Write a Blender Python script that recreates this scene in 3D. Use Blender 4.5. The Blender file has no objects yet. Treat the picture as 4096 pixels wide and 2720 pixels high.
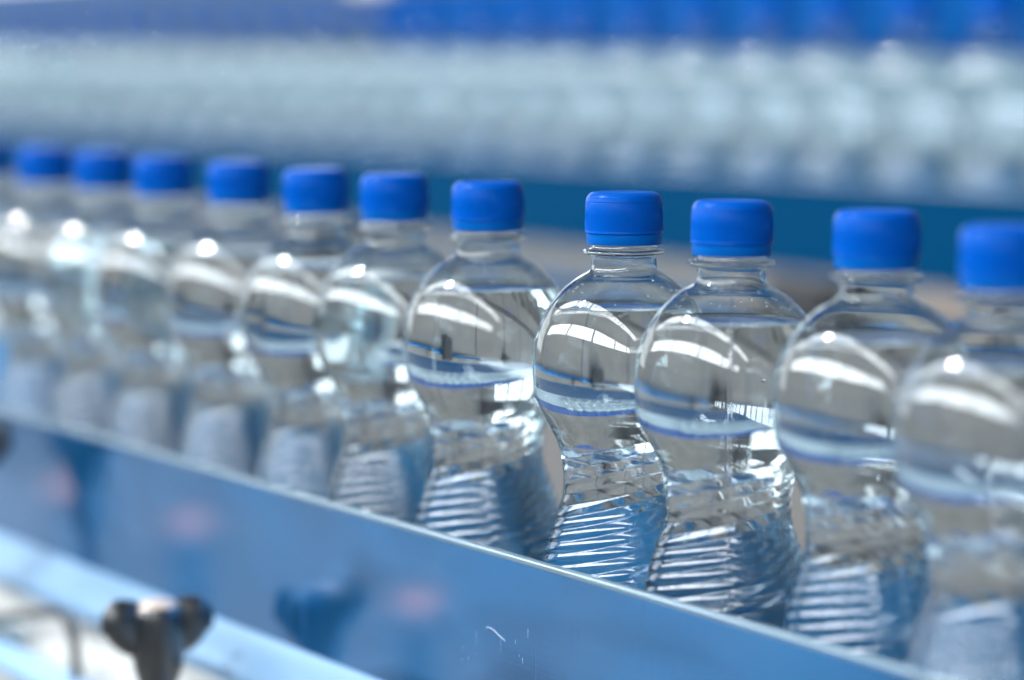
import bpy, bmesh, math, random
from mathutils import Vector, Matrix
random.seed(7)
sc = bpy.context.scene
COL = sc.collection
R = math.radians
MM = 0.001

# ------------------------------------------------------------------ camera
CAM_Z = 1.2697
cam_d = bpy.data.cameras.new('camera'); cam = bpy.data.objects.new('camera', cam_d); COL.objects.link(cam)
cam.location = (0, 0, CAM_Z)
cam.rotation_euler = (R(90 - 5.66), 0, 0)
cam_d.lens = 105; cam_d.sensor_width = 36; cam_d.clip_start = 0.02; cam_d.clip_end = 200
cam_d.dof.use_dof = True
cam_d.dof.focus_distance = 1.138
cam_d.dof.aperture_fstop = 3.5
sc.camera = cam
# ------------------------------------------------------------------ world and exposure
w = bpy.data.worlds.new('World'); sc.world = w; w.use_nodes = True
bg = w.node_tree.nodes['Background']
bg.inputs['Color'].default_value = (0.84, 0.95, 1.0, 1); bg.inputs['Strength'].default_value = 0.31
sc.view_settings.view_transform = 'Standard'; sc.view_settings.look = 'None'
sc.view_settings.exposure = 0.3; sc.view_settings.gamma = 1.0
sc.render.engine = 'CYCLES'
cy = sc.cycles
cy.max_bounces = 40; cy.transmission_bounces = 40; cy.glossy_bounces = 12; cy.diffuse_bounces = 4
cy.transparent_max_bounces = 8
cy.caustics_reflective = True; cy.caustics_refractive = True; cy.blur_glossy = 0.3
cy.sample_clamp_indirect = 12; cy.sample_clamp_direct = 0
cy.use_denoising = True
try: cy.denoiser = 'OPENIMAGEDENOISE'
except Exception: pass

# ------------------------------------------------------------------ helpers
T = 0.591                                     # how the line recedes: metres left per metre of depth
DX = Vector((T, -1, 0)).normalized()          # along the line, towards the right front
ROTZ = math.atan2(DX.y, DX.x)                 # local x = along the line, local y = away from the camera
B8 = Vector((0.0433, 1.150, 1.0))             # foot of the sharp bottle on the belt

def tag(o, label=None, cat=None, group=None, kind=None):
    if label: o['label'] = label
    if cat: o['category'] = cat
    if group: o['group'] = group
    if kind: o['kind'] = kind
    return o
def empty(name, loc, rz=0, label=None, cat=None, group=None):
    o = bpy.data.objects.new(name, None); COL.objects.link(o)
    o.empty_display_size = 0.02
    o.location = loc; o.rotation_euler = (0, 0, rz)
    return tag(o, label, cat, group)
def link(name, me, mat, parent=None, loc=None):
    o = bpy.data.objects.new(name, me); COL.objects.link(o)
    if mat and not me.materials: me.materials.append(mat)
    if parent: o.parent = parent
    if loc: o.location = loc
    return o
def from_bm(name, bm, mat, parent=None, smooth=False, loc=None):
    bmesh.ops.recalc_face_normals(bm, faces=bm.faces)
    me = bpy.data.meshes.new(name); bm.to_mesh(me); bm.free()
    if smooth:
        for p in me.polygons: p.use_smooth = True
        if smooth is not True: me.set_sharp_from_angle(angle=R(smooth))
    return link(name, me, mat, parent, loc)
def box(bm, x0, x1, y0, y1, z0, z1, bev=0.0, seg=2):
    r = bmesh.ops.create_cube(bm, size=1)
    vs = r['verts']
    for v in vs:
        v.co = Vector((x0 if v.co.x < 0 else x1, y0 if v.co.y < 0 else y1, z0 if v.co.z < 0 else z1))
    if bev > 0:
        es = list({e for v in vs for e in v.link_edges})
        bmesh.ops.bevel(bm, geom=es, offset=bev, segments=seg, profile=0.5, affect='EDGES')
def sweep_x(bm, prof, x0, x1, n=1):
    """a closed (y, z) outline drawn along local x"""
    rings = []
    for i in range(n + 1):
        x = x0 + (x1 - x0) * i / n
        rings.append([bm.verts.new((x, y, z)) for y, z in prof])
    m = len(prof)
    for a, b in zip(rings, rings[1:]):
        for j in range(m):
            bm.faces.new((a[j], a[(j + 1) % m], b[(j + 1) % m], b[j]))
    bm.faces.new(rings[0]); bm.faces.new(list(reversed(rings[-1])))
def lathe(bm, prof, n, close_top=False, close_bot=False):
    rings = []
    for r, z in prof:
        rings.append([bm.verts.new((r * math.cos(2 * math.pi * k / n), r * math.sin(2 * math.pi * k / n), z)) for k in range(n)])
    for a, b in zip(rings, rings[1:]):
        for k in range(n):
            bm.faces.new((a[k], a[(k + 1) % n], b[(k + 1) % n], b[k]))
    if close_top: bm.faces.new(rings[0])
    if close_bot: bm.faces.new(rings[-1])
    return rings
def tube(bm, pts, r, n=12):
    pts = [Vector(p) for p in pts]; rings = []
    for i, p in enumerate(pts):
        t = (pts[min(i + 1, len(pts) - 1)] - pts[max(i - 1, 0)]).normalized()
        u = t.orthogonal().normalized() if i == 0 else (u - t * u.dot(t)).normalized()
        v = t.cross(u)
        rings.append([bm.verts.new(p + r * (math.cos(2 * math.pi * k / n) * u + math.sin(2 * math.pi * k / n) * v)) for k in range(n)])
    for a, b in zip(rings, rings[1:]):
        for k in range(n):
            bm.faces.new((a[k], a[(k + 1) % n], b[(k + 1) % n], b[k]))
    bm.faces.new(rings[0]); bm.faces.new(rings[-1])
def sm(a, b, x):
    t = max(0.0, min(1.0, (x - a) / (b - a))); return t * t * (3 - 2 * t)

# ------------------------------------------------------------------ materials
def mat(name, base, rough=0.5, metal=0.0, **kw):
    m = bpy.data.materials.new(name); m.use_nodes = True
    b = m.node_tree.nodes['Principled BSDF']
    b.inputs['Base Color'].default_value = (*base, 1)
    b.inputs['Roughness'].default_value = rough
    b.inputs['Metallic'].default_value = metal
    for k, v in kw.items(): b.inputs[k.replace('_', ' ')].default_value = v
    return m
def nodes(m):
    nt = m.node_tree
    return nt.nodes, nt.links, nt.nodes['Principled BSDF']
def add_noise_colour(m, c0, c1, scale, detail=4, stretch=(1, 1, 1), lo=0.35, hi=0.65):
    N, L, b = nodes(m)
    tc = N.new('ShaderNodeTexCoord'); mp = N.new('ShaderNodeMapping'); mp.inputs['Scale'].default_value = stretch
    nz = N.new('ShaderNodeTexNoise'); nz.inputs['Scale'].default_value = scale; nz.inputs['Detail'].default_value = detail
    cr = N.new('ShaderNodeValToRGB'); e = cr.color_ramp.elements
    e[0].position = lo; e[1].position = hi; e[0].color = (*c0, 1); e[1].color = (*c1, 1)
    L.new(tc.outputs['Object'], mp.inputs['Vector']); L.new(mp.outputs['Vector'], nz.inputs['Vector'])
    L.new(nz.outputs['Fac'], cr.inputs['Fac']); L.new(cr.outputs['Color'], b.inputs['Base Color'])
    return nz
def add_bump(m, scale, strength, dist=0.001, stretch=(1, 1, 1), detail=3):
    N, L, b = nodes(m)
    tc = N.new('ShaderNodeTexCoord'); mp = N.new('ShaderNodeMapping'); mp.inputs['Scale'].default_value = stretch
    nz = N.new('ShaderNodeTexNoise'); nz.inputs['Scale'].default_value = scale; nz.inputs['Detail'].default_value = detail
    bp = N.new('ShaderNodeBump'); bp.inputs['Strength'].default_value = strength; bp.inputs['Distance'].default_value = dist
    L.new(tc.outputs['Object'], mp.inputs['Vector']); L.new(mp.outputs['Vector'], nz.inputs['Vector'])
    L.new(nz.outputs['Fac'], bp.inputs['Height']); L.new(bp.outputs['Normal'], b.inputs['Normal'])

M_PET = mat('clear_plastic', (0.93, 0.972, 0.985), 0.0, 0.0, IOR=1.52, Transmission_Weight=1.0)
add_bump(M_PET, 55, 0.10, 0.0006)
M_WATER = mat('water', (0.985, 0.995, 1.0), 0.0, 0.0, IOR=1.333, Transmission_Weight=1.0)
M_CAP = mat('blue_cap_plastic', (0.0, 0.078, 0.42), 0.28, 0.0, IOR=1.45, Specular_IOR_Level=0.06)
M_RING = mat('blue_band_plastic', (0.0, 0.11, 0.46), 0.36, 0.0, IOR=1.45, Specular_IOR_Level=0.07)
add_bump(M_CAP, 900, 0.03, 0.0003)
M_RAIL = mat('blue_rail_metal', (0.008, 0.225, 0.60), 0.27, 0.85, Coat_Weight=0.85, Coat_Roughness=0.08, Coat_IOR=1.6)
def rail_nodes(m):
    N, L, b = nodes(m)
    def noise(scale, stretch, detail=4):
        tc = N.new('ShaderNodeTexCoord'); mp = N.new('ShaderNodeMapping'); mp.inputs['Scale'].default_value = stretch
        nz = N.new('ShaderNodeTexNoise'); nz.inputs['Scale'].default_value = scale; nz.inputs['Detail'].default_value = detail
        L.new(tc.outputs['Object'], mp.inputs['Vector']); L.new(mp.outputs['Vector'], nz.inputs['Vector']); return nz
    def bump(h, st, dist, prev=None):
        bp = N.new('ShaderNodeBump'); bp.inputs['Strength'].default_value = st; bp.inputs['Distance'].default_value = dist
        L.new(h, bp.inputs['Height'])
        if prev: L.new(prev.outputs['Normal'], bp.inputs['Normal'])
        return bp
    b1 = bump(noise(5.5, (1.0, 1, 2.2), 1).outputs['Fac'], 1.0, 0.022)           # the sheet is not quite flat
    b2 = bump(noise(60, (0.10, 1, 14), 5).outputs['Fac'], 0.05, 0.0006, b1)      # brushing along its length
    sc_ = noise(70, (9, 1, 0.35), 2)                                             # short upright scuffs
    mr0 = N.new('ShaderNodeMapRange'); mr0.inputs['From Min'].default_value = 0.66; mr0.inputs['From Max'].default_value = 0.72
    L.new(sc_.outputs['Fac'], mr0.inputs['Value'])
    pt = noise(11, (1, 1, 1), 2); mr1 = N.new('ShaderNodeMapRange'); mr1.inputs['From Min'].default_value = 0.52; mr1.inputs['From Max'].default_value = 0.62
    L.new(pt.outputs['Fac'], mr1.inputs['Value'])
    mu = N.new('ShaderNodeMath'); mu.operation = 'MULTIPLY'; L.new(mr0.outputs['Result'], mu.inputs[0]); L.new(mr1.outputs['Result'], mu.inputs[1])
    b3 = bump(mu.outputs[0], 0.5, -0.0006, b2)
    L.new(b3.outputs['Normal'], b.inputs['Normal'])
    mr = N.new('ShaderNodeMapRange'); mr.inputs['To Min'].default_value = 0.12; mr.inputs['To Max'].default_value = 0.26
    L.new(noise(9, (1.2, 8, 26), 6).outputs['Fac'], mr.inputs['Value']); L.new(mr.outputs['Result'], b.inputs['Roughness'])
rail_nodes(M_RAIL)
M_STEEL = mat('bare_steel', (0.34, 0.46, 0.56), 0.4, 0.85)
add_bump(M_STEEL, 60, 0.05, 0.0006, (0.3, 4, 4))
M_BELT = mat('belt_steel', (0.11, 0.40, 0.74), 0.35, 0.3)
M_CREAM = mat('cream_enamel', (0.78, 0.77, 0.73), 0.35)
add_noise_colour(M_CREAM, (0.74, 0.73, 0.69), (0.80, 0.79, 0.75), 14)
M_GREY = mat('grey_enamel', (0.16, 0.157, 0.147), 0.5)
M_PANEL = mat('pale_grey_enamel', (0.155, 0.15, 0.147), 0.4)
M_LEG = mat('mid_grey_steel', (0.15, 0.15, 0.155), 0.4)
M_GUIDE = mat('blue_guide_plastic', (0.0, 0.065, 0.25), 0.5, Specular_IOR_Level=0.05)
M_REAR = mat('shaded_blue_rail', (0.0, 0.042, 0.115), 0.5, 0.0, Specular_IOR_Level=0.02)  # the rear rail's weaker light is put into this darker blue
M_BACK = mat('pale_blue_sheet', (0.265, 0.37, 0.44), 0.5)
M_LIP = mat('pale_blue_lip', (0.22, 0.38, 0.58), 0.28, 0.35)
M_LINER = mat('blue_liner', (0.04, 0.27, 0.57), 0.35, 0.15)
M_INNER = mat('blue_grey_steel', (0.22, 0.51, 0.78), 0.32, 0.3)
M_SOFTBLUE = mat('soft_blue_enamel', (0.022, 0.065, 0.14), 0.5)
M_SCRATCH = mat('white_scuff', (0.62, 0.66, 0.7), 0.5)
M_BLACK = mat('black_plastic', (0.004, 0.007, 0.012), 0.34, Specular_IOR_Level=1.0, Coat_Weight=0.4, Coat_Roughness=0.2, Sheen_Weight=0.0, Sheen_Roughness=0.35)
add_bump(M_BLACK, 700, 0.05, 0.0003)
M_COVER = mat('pale_cover_plastic', (0.62, 0.50, 0.44), 0.3)
M_BROWN = mat('brown_grey_plastic', (0.19, 0.16, 0.14), 0.5)
M_DARK = mat('dark_steel', (0.06, 0.06, 0.065), 0.4, 0.6)
M_LBLUE = mat('pale_blue_enamel', (0.30, 0.50, 0.75), 0.3)
M_RED = mat('red_plastic', (0.35, 0.02, 0.02), 0.4)
M_FLOOR = mat('floor_concrete', (0.36, 0.35, 0.33), 0.45)
add_noise_colour(M_FLOOR, (0.19, 0.188, 0.18), (0.28, 0.275, 0.265), 1.2, 6)
M_WALL = mat('hall_wall_sheet', (0.42, 0.42, 0.42), 0.7)
add_noise_colour(M_WALL, (0.20, 0.196, 0.192), (0.29, 0.282, 0.275), 0.8, 5)
def emit(name, col, strength):
    m = bpy.data.materials.new(name); m.use_nodes = True
    N, L = m.node_tree.nodes, m.node_tree.links; N.clear()
    e = N.new('ShaderNodeEmission'); o = N.new('ShaderNodeOutputMaterial')
    e.inputs['Color'].default_value = (*col, 1); e.inputs['Strength'].default_value = strength
    L.new(e.outputs[0], o.inputs['Surface']); return m
M_SKYPANE = emit('daylight_pane', (0.88, 0.95, 1.0), 10.5)
M_ROOFPANE = emit('roof_daylight_pane', (0.92, 0.97, 1.0), 8.0)
M_SUNPANE = emit('sunlit_roof_pane', (1.0, 0.98, 0.95), 650.0)

# ------------------------------------------------------------------ the hall (seen mirrored and refracted in the bottles)
HALL = Matrix.Translation((B8.x, B8.y, 0)) @ Matrix.Rotation(ROTZ, 4, 'Z')
def hall(o): o.matrix_world = HALL @ o.matrix_world; return o
bm = bmesh.new(); box(bm, -14, 14, -9, 10, -0.2, 0)
tag(hall(from_bm('floor', bm, M_FLOOR)), kind='structure')
def wall_with_strip(name, y, z0, z1, zt, thick, sgn):
    bm = bmesh.new()
    box(bm, -14, 14, y, y + sgn * thick, 1.7, z0)
    box(bm, -14, 14, y, y + sgn * thick, z1, zt)
    return tag(hall(from_bm(name, bm, M_WALL)), kind='structure')
M_DADO = mat('added_dark_dado', (0.05, 0.09, 0.15), 0.5)  # unseen dark lower wall, added so the rail's upper part mirrors dark
bm = bmesh.new(); box(bm, -14, 14, -6.28, -5.99, 0, 1.699)
tag(hall(from_bm('added_dado', bm, M_DADO)), kind='structure')
WY = -6.0; W0, W1 = 3.55, 5.3
wall_with_strip('window_wall', WY, W0, W1, 5.9, 0.25, -1)
bm = bmesh.new(); box(bm, -14, 14, 9.0, 9.25, 0, 7.2)
tag(hall(from_bm('far_wall', bm, M_WALL)), kind='structure')
# roof: two sheets with the long skylight between them
def roof_z(y): return 5.9 + (y + 6.0) * 0.16
RY0, RY1 = -3.55, -2.75
bm = bmesh.new()
for y0, y1 in ((-6.25, RY0), (RY1, 9.25)):
    sweep_x(bm, [(y0, roof_z(y0)), (y1, roof_z(y1)), (y1, roof_z(y1) + 0.15), (y0, roof_z(y0) + 0.15)], -14, 14)
tag(hall(from_bm('roof', bm, M_WALL)), kind='structure')
# clerestory strip
t = empty('strip_window', HALL @ Vector((0, WY - 0.12, W0)), ROTZ, 'long band of side windows mirrored low on the bottle shoulders', 'window')
bm = bmesh.new(); box(bm, -13, 13, -0.02, 0.02, 0.0, W1 - W0)
from_bm('pane', bm, M_SKYPANE, t)
bm = bmesh.new()
k = 0; x = -12.6
while x < 12.8:
    wd = 0.30 if k % 7 == 0 else 0.035
    box(bm, x, x + wd, 0.03, 0.11, 0.0, W1 - W0)
    x += 0.62 + (wd if k % 7 == 0 else 0); k += 1
from_bm('mullion', bm, M_DARK, t)
# roof skylight
yc = (RY0 + RY1) / 2
t = empty('roof_skylight', HALL @ Vector((0, yc, roof_z(yc))), ROTZ, 'long narrow roof skylight mirrored high on the bottle shoulders', 'skylight')
def rs(x0, x1, m):
    bm = bmesh.new(); hw = (RY1 - RY0) / 2
    sweep_x(bm, [(-hw, -hw * .16 + .05), (hw, hw * .16 + .05), (hw, hw * .16 + .09), (-hw, -hw * .16 + .09)], x0, x1)
    from_bm('pane', bm, m, t)
rs(-13, -3.45, M_ROOFPANE); rs(-3.45, -3.30, M_ROOFPANE); rs(-3.30, -3.04, M_SUNPANE); rs(-3.04, -2.95, M_ROOFPANE); rs(-2.95, 13, M_ROOFPANE)
bm = bmesh.new(); x = -12.7; k = 0
while x < 12.8:
    wd = 0.16 if k % 4 == 0 else 0.03
    hw = (RY1 - RY0) / 2
    sweep_x(bm, [(-hw, -hw * .16 - .03), (hw, hw * .16 - .03), (hw, hw * .16 + .04), (-hw, -hw * .16 + .04)], x, x + wd)
    x += 0.7; k += 1
from_bm('glazing_bar', bm, M_DARK, t)

# glowing panes added in the unseen end wall to brighten the bottle flanks
M_ENDPANE = emit('added_end_pane', (0.86, 0.95, 1.0), 2.1)
bm = bmesh.new()
box(bm, -14.25, -14.0, -6.25, 9.25, 0.0, 0.9); box(bm, -14.25, -14.0, -6.25, 9.25, 5.4, 7.2)
box(bm, -14.25, -14.0, -6.25, -4.6, 0.901, 5.399); box(bm, -14.25, -14.0, 7.6, 9.25, 0.901, 5.399)
tag(hall(from_bm('end_wall', bm, M_WALL)), kind='structure')
t = empty('added_end_window', HALL @ Vector((-14.1, 1.5, 0.9)), ROTZ, 'added glowing window at the end of the hall, brightening the bottle flanks', 'window')
bm = bmesh.new(); box(bm, -0.02, 0.02, -6.1, 6.1, 0.0, 4.5); from_bm('pane', bm, M_ENDPANE, t)
bm = bmesh.new()
for k in range(9): box(bm, 0.03, 0.10, -6.1 + 1.5 * k, -5.95 + 1.5 * k, 0.0, 4.5)
for k in range(1, 3): box(bm, 0.101, 0.13, -6.1, 6.1, 1.5 * k - 0.04, 1.5 * k + 0.04)
from_bm('mullion', bm, M_DARK, t)

# ------------------------------------------------------------------ the bottle
H = 213.0                                            # belt to cap top, mm; h below is measured down from the cap top
KEY = [(2.6, 12.4), (19.5, 12.6), (21.2, 12.7), (21.9, 13.2), (22.3, 15.4), (22.9, 15.95), (23.7, 15.8), (24.2, 13.2), (24.9, 12.75),
       (29.0, 12.75), (30.0, 13.1), (30.9, 14.0), (32.2, 16.4), (33.7, 18.9), (38.0, 23.9), (43.0, 28.2), (49.0, 31.8), (55.8, 34.1),
       (63.0, 35.15), (70.0, 35.3), (77.3, 34.8), (83.0, 33.2), (88.0, 30.4), (93.0, 27.4), (98.0, 25.0), (104.0, 23.7), (111.0, 23.0),
       (116.5, 23.0), (121.0, 23.9), (128.0, 26.4), (135.5, 28.7), (143.0, 30.3), (152.0, 31.8), (165.0, 33.2), (180.0, 34.0), (196.0, 34.2),
       (203.0, 33.6), (208.5, 31.6), (211.8, 28.0), (213.0, 23.5), (212.0, 19.0), (208.5, 10.0), (207.0, 0.02)]
def spline(keys, dens):
    """Catmull-Rom in arc length: (h, r) samples"""
    out = []
    P = [keys[0]] + list(keys) + [keys[-1]]
    for i in range(1, len(P) - 2):
        p0, p1, p2, p3 = [Vector((*q, 0)) for q in P[i - 1:i + 3]]
        n = max(1, int(math.ceil((p2 - p1).length / dens(p1.x))))
        t0 = 0; t1 = max((p1 - p0).length, 1e-6) ** .5; t2 = t1 + (p2 - p1).length ** .5; t3 = t2 + max((p3 - p2).length, 1e-6) ** .5
        for k in range(n):
            s = t1 + (t2 - t1) * k / n
            a1 = p0 * ((t1 - s) / t1) + p1 * (s / t1)
            a2 = p1 * ((t2 - s) / (t2 - t1)) + p2 * ((s - t1) / (t2 - t1))
            a3 = p2 * ((t3 - s) / (t3 - t2)) + p3 * ((s - t2) / (t3 - t2))
            b1 = a1 * ((t2 - s) / t2) + a2 * (s / t2); b2 = a2 * ((t3 - s) / (t3 - t1)) + a3 * ((s - t1) / (t3 - t1))
            c = b1 * ((t2 - s) / (t2 - t1)) + b2 * ((s - t1) / (t2 - t1))
            out.append((c.x, max(c.y, 0.02)))
    out.append(keys[-1]); return out
PROF = spline(KEY, lambda h: 0.6 if h < 34 else (1.6 if h < 82 else (0.5 if h < 166 else 1.6)))
PITCH, STARTS = 4.6, 8
SEAMS = (0.6, 0.6 + math.pi)
TH = []
NB = 168
for k in range(NB):
    a = 2 * math.pi * k / NB
    if all(abs((a - s + math.pi) % (2 * math.pi) - math.pi) > 0.03 for s in SEAMS): TH.append(a)
for s in SEAMS:
    for q in (-.024, -.012, -.006, 0, .006, .012, .024): TH.append((s + q) % (2 * math.pi))
TH.sort()
def relief(h, th):
    """helical ribs round the waist, arched panels above the foot, mould seam"""
    d = 0.0
    if 84 < h < 168:
        f = ((h + PITCH * STARTS * th / (2 * math.pi)) / PITCH) % 1.0
        arch_c = (th * 6 / (2 * math.pi)) % 1.0
        top = 150 + 9 * (2 * arch_c - 1) ** 2
        k = sm(85, 100, h) * (1 - sm(top - 1.2, top, h))
        d += k * (0.26 + 0.22 * sm(112, 126, h)) * (1 - (2 * f - 1) ** 2)
    if h > 148:
        arch_c = (th * 6 / (2 * math.pi)) % 1.0
        top = 150 + 9 * (2 * arch_c - 1) ** 2
        e = abs(2 * arch_c - 1)
        d -= 0.9 * sm(top, top + 2.5, h) * (1 - sm(0.80, 0.97, e)) * (1 - sm(196, 204, h))
    if 31 < h < 205:
        for s in SEAMS:
            q = abs((th - s + math.pi) % (2 * math.pi) - math.pi)
            if q < 0.013: d += 0.16 * (1 - q / 0.013)
    # faint unevenness of blown plastic
    if 33 < h < 205: d += 0.07 * math.sin(3 * th + h * 0.09) * math.sin(h * 0.21 + 1.3 * th)
    return d
def surf_rows(prof, off):
    rows = []
    n = len(prof)
    for i, (h, r) in enumerate(prof):
        a = prof[max(i - 1, 0)]; b = prof[min(i + 1, n - 1)]
        dh, dr = b[0] - a[0], b[1] - a[1]; l = math.hypot(dh, dr) or 1
        nh, nr = -dr / l, dh / l                       # outward normal in (h, r)
        hh, rr = h - nh * off, r - nr * off
        if r < 0.1: rr = r
        rows.append([(max(rr + relief(h, th) * (1 if r > 5 else 0), 0.02), hh, th) for th in TH])
    return rows
def grid(verts, faces, rows, flip):
    base = len(verts); m = len(TH)
    for row in rows:
        for r, h, th in row: verts.append((r * MM * math.cos(th), r * MM * math.sin(th), (H - h) * MM))
    for i in range(len(rows) - 1):
        a = base + i * m; b = a + m
        for j in range(m):
            k = (j + 1) % m
            q = (a + j, b + j, b + k, a + k)
            faces.append(q[::-1] if flip else q)
    return base
def mesh_py(name, verts, faces, flat_from=None):
    me = bpy.data.meshes.new(name); me.from_pydata(verts, [], faces); me.update()
    for i, p in enumerate(me.polygons): p.use_smooth = not (flat_from is not None and i >= flat_from)
    return me
# body: outer skin, inner skin, lip
v, f = [], []
m = len(TH)
o0 = grid(v, f, surf_rows(PROF, 0.0), False)
i0 = grid(v, f, surf_rows(PROF, 0.42), True)
for j in range(m):
    k = (j + 1) % m
    f.append((o0 + j, o0 + k, i0 + k, i0 + j))
BODY = mesh_py('body', v, f); BODY.materials.append(M_PET)
# water: its skin runs inside the thickness of the plastic
LEVEL = 44.3
wp = [(h, r) for h, r in PROF if h > LEVEL + 0.1]
def r_at(h):
    for a, b in zip(PROF, PROF[1:]):
        if a[0] <= h <= b[0]: return a[1] + (b[1] - a[1]) * (h - a[0]) / (b[0] - a[0])
wp = [(LEVEL, r_at(LEVEL))] + wp
v, f = [], []
rows = surf_rows(wp, 0.2); rows[0] = [(r_at(LEVEL) - 0.25, LEVEL - 0.5, th) for th in TH]
w0 = grid(v, f, rows, False)
nf = len(f)
mr = [[(r_at(LEVEL) - 0.25, LEVEL - 0.5, th) for th in TH], [(r_at(LEVEL) - 0.9, LEVEL - 0.12, th) for th in TH], [(r_at(LEVEL) - 2.2, LEVEL, th) for th in TH],
      [(8, LEVEL, th) for th in TH], [(0.02, LEVEL, th) for th in TH]]
grid(v, f, mr, True)
WATER = mesh_py('water', v, f); WATER.materials.append(M_WATER)
# small air bubbles clinging under the skin of the water: faces turned inward, so light leaves the water there
rb = random.Random(3)
bm = bmesh.new()
for _ in range(70):
    h = LEVEL + 2 + (rb.random() ** 1.4) * 135; a = rb.uniform(0, 6.283); rad = rb.choice((0.22, 0.3, 0.38, 0.5, 0.7))
    rr = r_at(h) - 0.75 - rad
    q = bmesh.ops.create_icosphere(bm, subdivisions=2, radius=rad * MM)
    for v_ in q['verts']: v_.co += Vector((rr * MM * math.cos(a), rr * MM * math.sin(a), (H - h) * MM))
bmesh.ops.recalc_face_normals(bm, faces=bm.faces); bmesh.ops.reverse_faces(bm, faces=bm.faces)
BUB = bpy.data.meshes.new('bubbles'); bm.to_mesh(BUB); bm.free()
for p in BUB.polygons: p.use_smooth = True
BUB.materials.append(M_WATER)
# droplets inside the head space
bm = bmesh.new()
for _ in range(60):
    h = rb.uniform(31.5, LEVEL - 2); a = rb.uniform(0, 6.283); rad = rb.choice((0.25, 0.35, 0.5, 0.7))
    rr = r_at(h) - 0.42
    q = bmesh.ops.create_icosphere(bm, subdivisions=2, radius=rad * MM)
    for v_ in q['verts']: v_.co = v_.co * 0.9 + Vector((rr * MM * math.cos(a), rr * MM * math.sin(a), (H - h) * MM))
DROP = bpy.data.meshes.new('droplets'); bm.to_mesh(DROP); bm.free()
for p in DROP.polygons: p.use_smooth = True
DROP.materials.append(M_WATER)
# cap
def knurl(prof, n, ribs, r_lo, r_hi):
    bm = bmesh.new(); rings = []
    for r, h, kn in prof:
        rings.append([bm.verts.new(((r + (kn if (k % 2) else 0)) * MM * math.cos(2 * math.pi * k / n), (r + (kn if (k % 2) else 0)) * MM * math.sin(2 * math.pi * k / n), (H - h) * MM)) for k in range(n)])
    for a, b in zip(rings, rings[1:]):
        for k in range(n): bm.faces.new((a[k], b[k], b[(k + 1) % n], a[(k + 1) % n]))
    bm.faces.new(rings[0]); bm.faces.new(rings[-1])
    me = bpy.data.meshes.new('cap'); bmesh.ops.recalc_face_normals(bm, faces=bm.faces); bm.to_mesh(me); bm.free()
    for p in me.polygons: p.use_smooth = True
    me.set_sharp_from_angle(angle=R(35)); return me
capp = [(9.0, 0.12, 0), (10.8, 0.03, 0), (11.7, 0.12, 0), (12.7, 0.45, 0), (13.5, 1.0, 0), (14.15, 1.8, 0), (14.6, 2.8, 0), (14.8, 3.6, 0), (14.66, 3.75, 0), (14.72, 4.0, 0.15),
        (14.90, 9.0, 0.15), (15.0, 14.4, 0.15), (15.05, 14.9, 0), (15.2, 15.2, 0), (15.2, 15.7, 0), (14.95, 15.9, 0), (13.4, 15.9, 0), (13.3, 2.4, 0), (9.0, 2.0, 0)]
CAP = knurl(capp, 240, 120, 0, 0); CAP.materials.append(M_CAP)
bm = bmesh.new()
ringp = [(13.6, 16.0), (14.55, 16.0), (14.62, 16.3), (14.42, 19.9), (14.25, 20.15), (13.6, 20.15), (13.5, 19.8), (13.5, 16.3), (13.6, 16.0)]
lathe(bm, [(r * MM, (H - h) * MM) for r, h in ringp], 96)
bmesh.ops.remove_doubles(bm, verts=bm.verts, dist=1e-6); bmesh.ops.recalc_face_normals(bm, faces=bm.faces)
RING = bpy.data.meshes.new('tamper_ring'); bm.to_mesh(RING); bm.free()
for p in RING.polygons: p.use_smooth = True
RING.set_sharp_from_angle(angle=R(40)); RING.materials.append(M_RING)

def bottle(loc, rz, label, group, tilt=(0, 0), fine=False):
    t = empty('water_bottle', loc, rz, label, 'bottle', group)
    t.rotation_euler = (tilt[0], tilt[1], rz)
    b_ = link('body', BODY, None, t); w_ = link('water', WATER, None, t)
    if fine:
        tag(link('bubbles', BUB, None, w_), kind='stuff'); tag(link('droplets', DROP, None, b_), kind='stuff')
    c = link('cap', CAP, None, t); link('tamper_ring', RING, None, c)
    return t
F = 6886.0
def on_line(cx, X0, Z0, q=0.0):
    """cx: place along the picture's width -> where the row meets that sight line, q metres nearer the camera side"""
    u = (cx - 1180.5) / F
    Xq, Zq = X0 + q * DX.y, Z0 - q * DX.x
    Z = (Xq + T * Zq) / (u + T)
    return Vector((u * Z, Z, 0))
FRONT = [(-42, 'leftmost front-row bottle, only its cap and flank showing at the left edge', 0),
         (108, 'second front-row bottle from the left, strongly blurred, beside the bottle cut by the edge', 0.001),
         (238, 'third front-row bottle from the left, blurred, with round white glint on shoulder', -0.001),
         (377, 'fourth front-row bottle from the left, blurred, behind the dark knob side of the rail', 0.001),
         (548, 'fifth front-row bottle from the left, blurred, with wide gaps on both sides', 0),
         (741, 'sixth front-row bottle from the left, softly blurred', 0.002),
         (913, 'seventh front-row bottle from the left, close behind the soft bottle before the gap', -0.002),
         (1128, 'slightly soft bottle standing just left of the sharpest bottle, before the gap', 0),
         (1439, 'sharpest clear water bottle with blue cap, centre right of the front row', 0),
         (1682, 'bottle overlapping the sharpest bottle on its right, nearly in focus', 0),
         (2022, 'blurred front-row bottle second from the right edge', -0.008),
         (2322, 'nearest front-row bottle, cut off by the right edge of the photo', 0.010)]
for i, (cx, lab, q) in enumerate(FRONT):
    p = on_line(cx, B8.x, B8.y, q); p.z = 1.0002
    bottle(p, random.uniform(0, 6.28) if i != 8 else 2.2, lab, 'capped water bottles on the front conveyor', (random.gauss(0, .006), random.gauss(0, .006)) if i != 8 else (0, 0), fine=i in (6, 7, 8, 9, 10))

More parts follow.
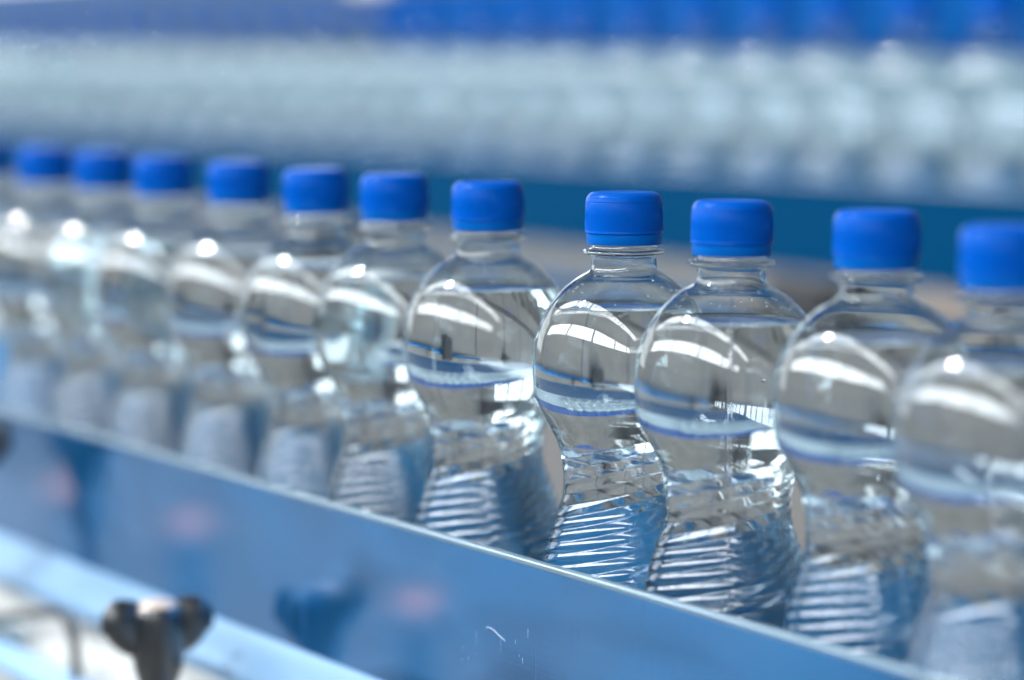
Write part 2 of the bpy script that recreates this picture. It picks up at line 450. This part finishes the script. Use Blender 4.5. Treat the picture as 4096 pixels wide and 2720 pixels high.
# rear line, parallel, higher
RB = Vector((0.343, 2.140, 1.093))
ORD = ['first', 'second', 'third', 'fourth', 'fifth', 'sixth', 'seventh', 'eighth', 'ninth', 'tenth']
for n in range(-1, 25):
    z = RB.y + 0.0792 * n + random.uniform(-.006, .006)
    p = Vector((RB.x - T * (z - RB.y), z, RB.z + 0.0002))
    k = n + 1; kl = 24 - n
    lab = ('blurred pale bottle on the rear conveyor, %s from the right edge' % ORD[k]) if k < 10 else ('pale blurred bottle of the rear row, %s counted from the left edge' % ORD[kl]) if kl < 4 else 'pale bottle merged into the blurred left stretch of the rear conveyor row'
    bottle(p, random.uniform(0, 6.28), lab, 'blurred bottles on the rear conveyor')

# ------------------------------------------------------------------ front conveyor (local x along the line, y away from the camera, z up from the belt)
X0, X1 = -2.6, 1.6
fc = empty('conveyor', B8, ROTZ, 'front conveyor with blue metal side rail and black clamp knobs', 'conveyor')
def rail(name, y, zt, zb, lip, parent, sgn=-1, m=None):
    """sheet rail: its face towards sgn*y, a rolled lip at the foot"""
    s = sgn
    p = [(y, zt - 0.0006), (y + s * 0.0006, zt), (y + s * 0.0024, zt), (y + s * 0.003, zt - 0.0006)]
    p += [(y + s * 0.003, zb)]
    p += [(y, zb)]
    bm = bmesh.new(); sweep_x(bm, p, X0, X1)
    o = from_bm(name, bm, m or M_RAIL, parent, smooth=25)
    bm = bmesh.new(); box(bm, X0, X1, min(y - s * .0004, y - s * .0014), max(y - s * .0004, y - s * .0014), max(zb, 0.0012), zt - 0.0022)
    from_bm('liner', bm, M_LINER, o)
    if lip:
        bm = bmesh.new()
        sweep_x(bm, [(y + s * 0.0005, zb + 0.002), (y + s * 0.0032, zb + 0.001), (y + s * 0.0052, zb - 0.002), (y + s * 0.016, zb - 0.0135), (y + s * 0.0175, zb - 0.018), (y + s * 0.0165, zb - 0.021), (y + s * 0.0145, zb - 0.021), (y + s * 0.0005, zb - 0.004)][::1], X0, X1)
        from_bm('rolled_lip', bm, M_LIP, o, smooth=40)
    bm = bmesh.new()                                   # worn bare upper edge, folded over
    box(bm, X0, X1, min(y - s * .0004, y + s * .0034), max(y - s * .0004, y + s * .0034), zt - 0.0014, zt + 0.0012, 0.0008, 2)
    from_bm('bare_edge', bm, M_STEEL, o)
    return o
rail('guide_rail', -0.0375, 0.0715, 0.002, True, fc)
front_rail = [o for o in fc.children if o.name.startswith('guide_rail')][0]
def on_plane(px, py, yl):
    """where the sight line of a picture point meets an upright plane along the conveyor, in the conveyor's own axes"""
    u = (px - 1180.5) / F
    Xq, Zq = B8.x + yl * -DX.y, B8.y + yl * DX.x
    Z = (Xq + T * Zq) / (u + T); X = u * Z
    s_ = (X - B8.x) * DX.x + (Z - B8.y) * DX.y
    return Vector((s_, yl, CAM_Z - (py - 100) / F * Z - 1.0))
def on_rail(px, py, off=0.0001):
    """where the sight line of a picture point meets the front face of the rail, in the conveyor's own axes"""
    yl = -0.0375 - 0.003
    u = (px - 1180.5) / F
    Xq, Zq = B8.x + yl * -DX.y, B8.y + yl * DX.x
    Z = (Xq + T * Zq) / (u + T); X = u * Z
    s_ = (X - B8.x) * DX.x + (Z - B8.y) * DX.y
    return Vector((s_, yl - off, CAM_Z - (py - 100) / F * Z - 1.0))
bm = bmesh.new()
tube(bm, [on_rail(*q) for q in ((1121, 1460), (1124, 1457), (1130, 1459), (1138, 1464), (1144, 1470), (1149, 1476), (1155, 1480), (1159, 1485), (1163, 1487), (1164, 1491))], 0.00013, 6)
from_bm('scratch', bm, M_SCRATCH, front_rail, True)
rb = random.Random(11); bm = bmesh.new()
for _ in range(10):
    px = rb.choice((1070, 1090, 1180, 1200, 1290, 1325)) + rb.gauss(0, 14); py = 1545 - abs(rb.gauss(0, 42)); ln = rb.choice((6, 9, 14, 22, 34))
    tube(bm, [on_rail(px, py), on_rail(px + rb.uniform(-1.5, 1.5), py - ln)], rb.choice((0.000025, 0.00004, 0.00006)), 5)
tag(from_bm('scuffs', bm, M_SCRATCH, front_rail, True), kind='stuff')
rail('guide_rail', 0.0375, 0.0715, -0.02, False, fc, 1, M_INNER)
bm = bmesh.new(); box(bm, X0, X1, -0.036, 0.036, -0.02, 0.0)
from_bm('belt', bm, M_BELT, fc)
bm = bmesh.new(); box(bm, X0, X1, -0.047, 0.047, -0.14, -0.0215, 0.002)
from_bm('side_frame', bm, M_CREAM, fc)
bm = bmesh.new(); tube(bm, [(X0, -0.064, -0.052), (X1, -0.064, -0.052)], 0.008, 20)
from_bm('lower_rod', bm, M_LBLUE, fc, True)

# clamp knob with three wings on an upright stud
def knob_mesh():
    bm = bmesh.new()
    prof = [(0.0002, 0.0), (0.0085, 0.0), (0.0098, -0.0012), (0.0102, -0.003), (0.0102, -0.020), (0.0092, -0.026), (0.0070, -0.032), (0.0066, -0.055), (0.0002, -0.055)]
    lathe(bm, prof, 48)
    for a in (0.0, math.pi):
        r = bmesh.ops.create_uvsphere(bm, u_segments=32, v_segments=20, radius=1)
        for q in r['verts']:
            x, y, z = q.co
            sx = 0.0098 * (1 if x > 0 else 1.5); rise = 0.0022 * (x + 1)
            p = Vector((0.0125 + sx * x, 0.0058 * y * (0.8 + 0.25 * x), -0.0112 + 0.0125 * math.copysign(abs(z) ** 0.85, z) + rise * (1 if z > -0.2 else 2.2)))
            q.co = Matrix.Rotation(a, 3, 'Z') @ p
    bmesh.ops.recalc_face_normals(bm, faces=bm.faces)
    me = bpy.data.meshes.new('clamp_knob'); bm.to_mesh(me); bm.free()
    for p in me.polygons: p.use_smooth = True
    me.set_sharp_from_angle(angle=R(40))
    return me
KNOB = knob_mesh(); KNOB.materials.append(M_BLACK)
for (x, y, z, rz) in ((-0.262, -0.082, 0.0165, 1.42), (*on_plane(-98, 990, -0.076), 1.2)):
    k = link('clamp_knob', KNOB, None, fc, (x, y, z)); k.rotation_euler.z = rz; k.scale = (1.18, 1.18, 1.15)
    bm = bmesh.new(); lathe(bm, [(0.0001, 0.0026), (0.004, 0.0024), (0.007, 0.0015), (0.0082, 0.0002), (0.0082, -0.001), (0.0001, -0.001)], 40)
    from_bm('cover_cap', bm, M_COVER, k, 50)
    bm = bmesh.new(); tube(bm, [(0, 0, -0.05), (0, 0, -0.12)], 0.0055, 16)
    from_bm('stud', bm, M_DARK, k, True)
    bm = bmesh.new(); box(bm, x - 0.012, x + 0.012, y - 0.012, -0.046, z - 0.120, z - 0.108, 0.001)
    from_bm('bracket', bm, M_STEEL, fc)
# bent wire handle at the lower left
pts = [on_plane(px, py, -0.066) for px, py in ((-160, 1440), (0, 1434), (60, 1427), (103, 1422), (126, 1424), (140, 1434), (149, 1455), (157, 1500), (161, 1568), (165, 1660))]
bm = bmesh.new(); tube(bm, pts, 0.0028, 12); from_bm('wire_handle', bm, M_DARK, fc, True)

# ------------------------------------------------------------------ rear conveyor with its machine front
rc = empty('conveyor', RB, ROTZ, 'blurred rear conveyor with shade-darkened blue rail above a pale frame', 'conveyor')
X0, X1 = -4.2, 2.2
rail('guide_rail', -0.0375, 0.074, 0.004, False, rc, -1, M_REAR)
rail('guide_rail', 0.0375, 0.074, -0.02, False, rc, 1)
bm = bmesh.new(); box(bm, X0, X1, -0.0345, 0.0345, -0.0118, 0.0); from_bm('belt', bm, M_BELT, rc)
bm = bmesh.new(); box(bm, X0, X1, -0.05, -0.0352, -0.020, 0.0036, 0.002); from_bm('side_frame', bm, M_GREY, rc)
bm = bmesh.new(); box(bm, X0, X1, -0.056, 0.056, -0.034, -0.0205, 0.002); from_bm('lower_beam', bm, M_RAIL, rc)
x = X0 + 0.05; k = 0
while x < X1 - 0.5:
    bm = bmesh.new(); box(bm, x, x + 0.40, -0.045, 0.045, -0.60, -0.035, 0.004); from_bm('cabinet_panel', bm, M_PANEL, rc)
    bm = bmesh.new(); box(bm, x + 0.402, x + 0.458, -0.050, 0.050, -1.09, -0.035, 0.002); from_bm('leg', bm, M_LEG, rc)
    x += 0.46; k += 1
bm = bmesh.new(); box(bm, -1.05, 1.4, 0.060, 0.085, 0.168, 0.235, 0.003); from_bm('upper_guide', bm, M_GUIDE, rc)
bm = bmesh.new(); box(bm, -3.6, -1.0505, 0.060, 0.085, 0.168, 0.262, 0.003); from_bm('upper_guide', bm, M_SOFTBLUE, rc)
bm = bmesh.new(); box(bm, -1.10, -1.0, 0.050, 0.0595, 0.232, 0.30, 0.004); from_bm('joint_plate', bm, M_CREAM, rc)
bm = bmesh.new(); box(bm, X0, X1, 0.066, 0.080, -0.02, 0.1675, 0.002); from_bm('back_sheet', bm, M_BACK, rc)
def on_rear(px, yl):
    u = (px - 1180.5) / F
    Xq, Zq = RB.x + yl * -DX.y, RB.y + yl * DX.x
    Z = (Xq + T * Zq) / (u + T); X = u * Z
    return (X - RB.x) * DX.x + (Z - RB.y) * DX.y
for px_, wd in ((1885, 0.040), (760, 0.05)):
    x = on_rear(px_, -0.06)
    bm = bmesh.new(); box(bm, x - wd, x + wd, -0.085, -0.0565, -0.075, 0.002, 0.006); from_bm('support_bracket', bm, M_DARK, rc)
for px_ in (1775, 2230):
    x = on_rear(px_, -0.06)
    bm = bmesh.new(); box(bm, x - 0.035, x + 0.035, -0.075, -0.0507, -0.019, 0.0034, 0.005); from_bm('sensor_block', bm, M_BROWN, rc)
bm = bmesh.new(); box(bm, X0, X1, -0.068, -0.0505, -0.36, -0.32, 0.002); from_bm('base_bar', bm, M_DARK, rc)

# added warm lamps out of view, a guessed source for the rail's pink spots
M_LAMP = emit('added_lamp_glow', (1.0, 0.50, 0.40), 3.2)
YF = -0.0405
for i, (px_, py_) in enumerate(((140, 1125), (430, 1210), (960, 1395))):
    q = on_plane(px_, py_, YF + 0.30); q.y = 2 * YF - q.y
    base = Matrix.Translation(B8) @ Matrix.Rotation(ROTZ, 4, 'Z') @ q
    t = empty('added_lamp', (base.x, base.y, 0.0), ROTZ, 'added warm lamp on a post, placed for the %s pink spot on the rail' % ('left', 'middle', 'right')[i], 'lamp', 'added lamps on posts')
    bm = bmesh.new(); lathe(bm, [(0.0001, 0.0), (0.05, 0.0), (0.05, 0.01), (0.012, 0.02), (0.012, base.z - 0.02), (0.024, base.z - 0.018), (0.024, base.z - 0.013), (0.0001, base.z - 0.013)], 24)
    from_bm('post', bm, M_DARK, t, 40)
    bm = bmesh.new(); bmesh.ops.create_uvsphere(bm, u_segments=20, v_segments=12, radius=0.0135)
    for v_ in bm.verts: v_.co = Vector((v_.co.x, v_.co.y, v_.co.z * 0.5 + base.z))
    from_bm('lamp_glass', bm, M_LAMP, t, True)
